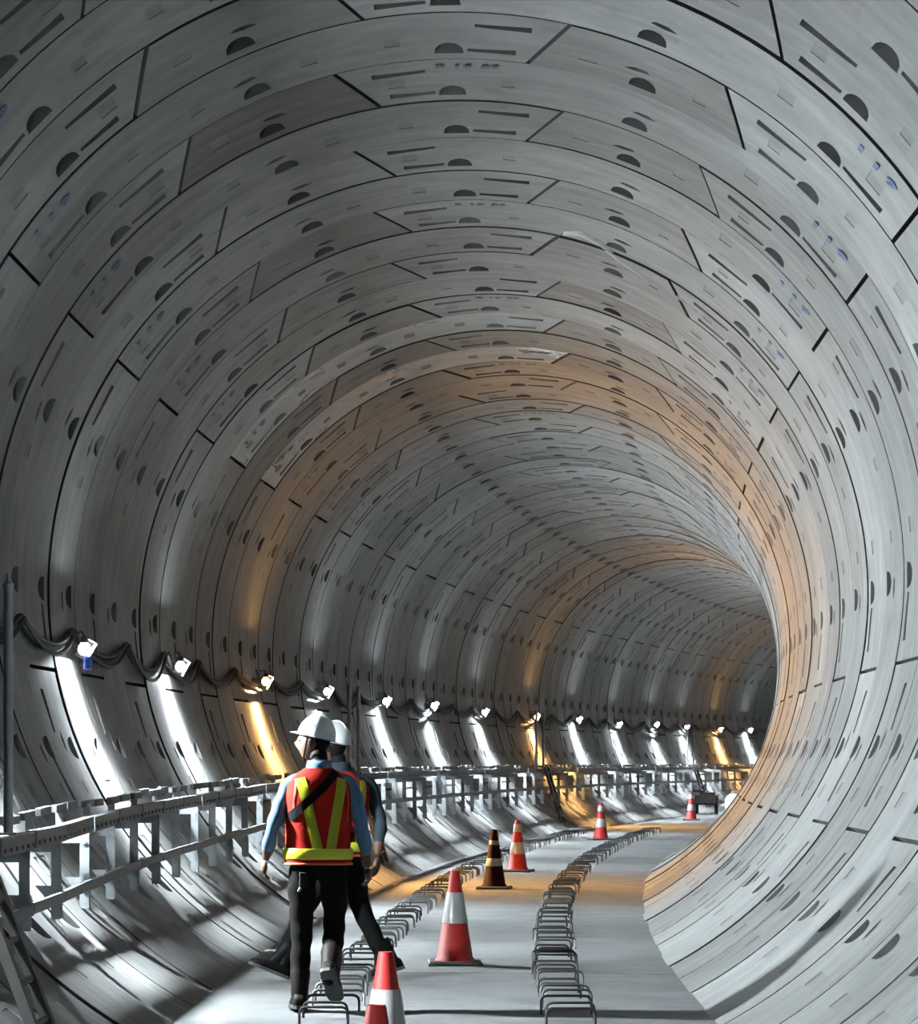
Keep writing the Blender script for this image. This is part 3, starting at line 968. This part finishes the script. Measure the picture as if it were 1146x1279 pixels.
def boot_child(root, an, to, kn, mat):
    f = (to-an); fh = f - (kn-an).normalized()*0
    # foot axes: forward along the sole, up square to it
    sole_h = an - (kn-an).normalized()*.085
    fw = (to + (an-kn).normalized()*.025 - sole_h).normalized()
    up = (kn-an).normalized(); up = (up - fw*up.dot(fw)).normalized()
    sd = fw.cross(up)
    Mf = Matrix(((sd.x, fw.x, up.x, sole_h.x), (sd.y, fw.y, up.y, sole_h.y), (sd.z, fw.z, up.z, sole_h.z), (0, 0, 0, 1)))
    bm = bmesh.new(); rows = []
    for y, w, h in ((-.082, .022, .05), (-.075, .036, .075), (-.04, .043, .105), (.0, .044, .125), (.045, .044, .115), (.09, .047, .082), (.14, .050, .062), (.18, .046, .052), (.205, .034, .042), (.215, .015, .03)):
        rows.append([bm.verts.new((w*math.copysign(abs(math.cos(t))**.7, math.cos(t)), y, max(.012, h*.5+h*.5*math.copysign(abs(math.sin(t))**.7, math.sin(t))))) for t in (2*PI*k/14 for k in range(14))])
    for i in range(len(rows)-1):
        for k in range(14): bm.faces.new((rows[i][k], rows[i][(k+1) % 14], rows[i+1][(k+1) % 14], rows[i+1][k]))
    bm.faces.new(rows[0][::-1]); bm.faces.new(rows[-1])
    lk = Mf.inverted().to_3x3() @ (kn-an).normalized()
    base = Vector((0, -.012, .075))
    add_tube(bm, [base, base+lk*.06, base+lk*.13, base+lk*.16], [.052, .055, .062, .060], 14)
    o = link('boot', finish(bm, 'boot', 60), root, mat); o.matrix_local = Mf
    bm = bmesh.new(); out = []
    for y, w in ((-.085, .02), (-.07, .042), (-.02, .046), (.06, .044), (.14, .054), (.19, .046), (.22, .018)): out.append((w, y))
    poly = [(w, y) for w, y in out] + [(-w, y) for w, y in reversed(out)]
    a = [bm.verts.new((x, y, -.004)) for x, y in poly]; b = [bm.verts.new((x, y, .018)) for x, y in poly]
    bm.faces.new(a[::-1]); bm.faces.new(b)
    for k in range(len(a)): bm.faces.new((a[k], a[(k+1) % len(a)], b[(k+1) % len(a)], b[k]))
    link('sole', finish(bm, 'sole'), o, M['cone_base'])
def person(Mw, label, J, yaw_torso, head, vest_mat, shirt, trousers, boot, strips, hands, boot_tilt):
    root = empty('person', Mw)
    setp(root, label, 'person', 'workers walking along the tunnel')
    # body skeleton
    V = []; E = []; idx = {}
    def add(name, co, r, par=None):
        idx[name] = len(V); V.append((tuple(co), r))
        if par: E.append((idx[par], idx[name]))
    add('pelvis', J['pelvis'], (.145, .115))
    pel = Vector(J['pelvis'])
    ax = Vector((math.cos(yaw_torso), math.sin(yaw_torso), 0))
    chest, neck = Vector(J['chest']), Vector(J['neck'])
    add('waist', pel*.55+chest*.45, (.135, .105), 'pelvis')
    add('chest', chest, (.155, .115), 'waist')
    add('upper', chest*.35+neck*.65, (.12, .095), 'chest')
    add('neck', neck, .062, 'upper')
    add('skull', J['skull'], .055, 'neck')
    for sd in ('l', 'r'):
        sh, el, wr = (Vector(J[k+sd]) for k in ('sh_', 'el_', 'wr_'))
        add('sh'+sd, sh, .062, 'upper'); add('am'+sd, sh*.5+el*.5, .053, 'sh'+sd); add('el'+sd, el, .046, 'am'+sd)
        add('fm'+sd, el*.55+wr*.45, .043, 'el'+sd); add('wr'+sd, wr, .029, 'fm'+sd)
        hp, kn, an = (Vector(J[k+sd]) for k in ('hp_', 'kn_', 'an_'))
        add('hp'+sd, hp, .098, 'pelvis'); add('th'+sd, hp*.5+kn*.5, .088, 'hp'+sd); add('kn'+sd, kn, .070, 'th'+sd)
        add('ca'+sd, kn*.6+an*.4, .068, 'kn'+sd); add('an'+sd, an, .052, 'ca'+sd)
        to = Vector(J['to_'+sd]); f = (to-an); hl = an - Vector((f.x, f.y, 0)).normalized()*.05 + Vector((0, 0, f.z*.6))
        add('ba'+sd, an*.4+to*.6, (.046, .040), 'an'+sd); add('to'+sd, to, (.042, .028), 'ba'+sd)
        add('he'+sd, hl, .038, 'an'+sd)
    sk = skin_mesh(V, E, 0, 2)
    bm = bmesh.new(); bm.from_mesh(sk); bpy.data.meshes.remove(sk)
    # material regions by nearest bone
    bones = []
    reg = {'pelvis': 2, 'waist': 2, 'chest': 1, 'upper': 1, 'neck': 1, 'skull': 0}
    for a, b in E:
        na, nb = [k for k, v in idx.items() if v == a][0], [k for k, v in idx.items() if v == b][0]
        if nb[:2] in ('am', 'el'): m_ = 1
        elif nb[:2] == 'sh': m_ = 1
        elif nb[:2] == 'fm': m_ = 1
        elif nb[:2] == 'wr': m_ = 4
        elif nb[:2] in ('hp', 'th', 'kn', 'ca'): m_ = 2
        elif nb[:2] in ('ba', 'to', 'he'): m_ = 3
        elif nb[:2] == 'an': m_ = 5
        elif nb == 'waist': m_ = 2
        elif nb == 'skull': m_ = 0
        else: m_ = 1
        bones.append((Vector(V[a][0]), Vector(V[b][0]), m_))
    for f in bm.faces:
        c = f.calc_center_median(); best = None
        for a, b, m_ in bones:
            t = max(0, min(1, (c-a).dot(b-a)/(b-a).length_squared))
            dd = (c-(a+(b-a)*t)).length
            if best is None or dd < best[0]: best = (dd, m_, t)
        m_ = best[1]
        if m_ == 0 and c.y < neck.y + .005 and c.z > neck.z + .045: m_ = 4; f.material_index = 4; f.smooth = True; continue
        if m_ == 4: m_ = 1 if best[2] < .25 else 0
        if m_ == 5: m_ = 2 if best[2] < .35 else 3
        f.material_index = m_; f.smooth = True
    # cloth creases
    for v in bm.verts:
        z = v.co.z
        v.co += v.normal*(.006*math.sin(z*38+v.co.x*9)*math.sin(v.co.y*21+z*11) if .15 < z < 1.4 else 0)
    for sd in ('l', 'r'):
        wr, el = Vector(J['wr_'+sd]), Vector(J['el_'+sd])
        chains_mesh(bm, hand_chains(wr + (wr-el).normalized()*.005, (wr-el).normalized()+Vector(hands[sd][0]), hands[sd][1], hands[sd][2], hands[sd][3]), 0)
    hc, hyaw, hpitch = head
    Mh = head_into(bm, hc, hyaw, hpitch, 0, 4)
    # shirt collar
    add_n = len(bm.faces)
    bm2 = bmesh.new()
    Mn = Matrix.Translation(neck) @ Matrix.Rotation(yaw_torso, 4, 'Z')
    add_lathe(bm2, [(.085, -.03), (.078, .02), (.074, .045), (.066, .04), (.066, -.03)], 20, Mn, cap=False)
    me2 = bpy.data.meshes.new('c'); bm2.to_mesh(me2); bm2.free()
    bm.from_mesh(me2); bpy.data.meshes.remove(me2); bm.faces.ensure_lookup_table()
    for f in bm.faces[add_n:]: f.material_index = 1; f.smooth = True
    me = bpy.data.meshes.new('body'); bm.to_mesh(me); bm.free()
    for k in ('skin', shirt, trousers, boot, 'hair'): me.materials.append(M[k])
    link('body', me, root)
    helmet_children(root, Mh)
    for sd in ('l', 'r'):
        an, to, kn = Vector(J['an_'+sd]), Vector(J['to_'+sd]), Vector(J['kn_'+sd])
        boot_child(root, an, to, kn, M[boot])
    # belt line of the vest follows the torso
    lean = chest - pel
    Mt = Matrix.Translation((pel.x, pel.y, pel.z-.90)) @ Matrix.Shear('XY', 4, (lean.x/lean.z, lean.y/lean.z)) if False else None
    sx, sy = lean.x/lean.z, lean.y/lean.z
    Sh = Matrix(((1, 0, sx, -sx*.9), (0, 1, sy, -sy*.9), (0, 0, 1, 0), (0, 0, 0, 1)))
    Mt = Matrix.Translation((pel.x, pel.y, pel.z-.93)) @ Sh @ Matrix.Rotation(yaw_torso, 4, 'Z')
    vest_children(root, Mt, vest_mat, strips)
    return root, Mt

# worker in front: seen from behind, head turned to the left
s1 = 206.0
x1 = (388-359)/s1
J1 = dict(pelvis=(.05, 0, .93), chest=(.055, .0, 1.24), neck=(.05, -.005, 1.475), skull=(.045, .01, 1.60),
          sh_l=(-.135, -.01, 1.375), el_l=(-.235, -.07, 1.10), wr_l=(-.275, .03, .91),
          sh_r=(.245, -.01, 1.375), el_r=(.315, -.05, 1.09), wr_r=(.345, .06, .87),
          hp_l=(-.055, 0, .86), kn_l=(-.055, .03, .475), an_l=(-.07, -.02, .105), to_l=(-.085, .17, .035),
          hp_r=(.145, 0, .86), kn_r=(.145, .09, .50), an_r=(.115, -.19, .27), to_r=(.155, -.10, .10))
tapes = [('reflective_strip', [(-.128, 1.415), (-.085, 1.25), (-.020, .985)], .062, M['tape']),
         ('reflective_strip', [(.128, 1.415), (.10, 1.25), (.060, .985)], .062, M['tape']),
         ('armhole_trim', [(-.150, 1.40), (-.168, 1.28), (-.165, 1.15)], .012, M['trim']), ('armhole_trim', [(.150, 1.40), (.168, 1.28), (.165, 1.15)], .012, M['trim'])]
p1, Mt1 = person(Matrix.Translation((x1, F_PX/s1, 0)) @ Matrix.Rotation(0, 4, 'Z'),
       'worker in white helmet and red vest with yellow stripes, blue shirt, head turned left', J1, .12,
       ((.022, .03, 1.635), 1.38, .10), M['vest'], 'denim', 'trousers', 'boot',
       tapes + [('shoulder_strap', [(.095, 1.455), (0, 1.35), (-.12, 1.24), (-.195, 1.17)], .050, M['strap'], .011)],
       {'l': ((0, .1, 0), (.6, .4, 0), -1, .55), 'r': ((0, .1, 0), (-.6, .4, 0), 1, .5)}, 0)
bm = bmesh.new(); add_box(bm, (.055, .03, .10), (0, 0, 0), bevel=.008)
o = link('belt_pouch', finish(bm, 'belt_pouch'), p1, M['strap']); o.location = (-.045, -.135, .80)
bm = bmesh.new(); add_box(bm, (.016, .01, .03), (0, 0, 0), Matrix.Rotation(.5, 4, 'Y'), bevel=.003)
o = link('key_tag', finish(bm, 'key_tag'), p1, M['cone_white']); o.location = (-.07, -.155, .745)

# second worker beyond, striding to the left
s2 = 181.0
x2 = (430-359)/s2
J2 = dict(pelvis=(-.02, .0, .90), chest=(.0, .0, 1.22), neck=(-.03, .0, 1.46), skull=(-.05, .0, 1.58),
          sh_l=(-.10, -.17, 1.36), el_l=(-.20, -.20, 1.10), wr_l=(-.36, -.19, .98),
          sh_r=(.09, .17, 1.36), el_r=(.20, .10, 1.10), wr_r=(.22, -.02, .87),
          hp_l=(-.06, -.09, .85), kn_l=(-.28, -.11, .50), an_l=(-.43, -.12, .13), to_l=(-.585, -.14, .13),
          hp_r=(.04, .09, .85), kn_r=(.12, .10, .47), an_r=(.30, .10, .13), to_r=(.20, .07, .035))
J2['sh_r'] = (.175, .06, 1.36); J2['el_r'] = (.255, .02, 1.09); J2['wr_r'] = (.225, -.07, .86)
J2['sh_l'] = (-.175, -.06, 1.36); J2['el_l'] = (-.27, -.02, 1.10); J2['wr_l'] = (-.36, .08, .95)
person(Matrix.Translation((x2, F_PX/s2, 0)),
       'second worker in white helmet and red vest striding left, half hidden behind the first', J2, .35,
       ((-.075, .01, 1.625), .9, .08), M['vest2'], 'slate', 'trousers2', 'boot2',
       [('reflective_strip', [(-.125, 1.415), (-.10, 1.25), (-.09, .99)], .058, M['tape']),
        ('reflective_strip', [(.125, 1.415), (.11, 1.25), (.10, .99)], .058, M['tape'])],
       {'l': ((0, .1, 0), (.6, .4, 0), -1, .55), 'r': ((0, 0, 0), (-.6, .4, 0), 1, .5)}, 0)
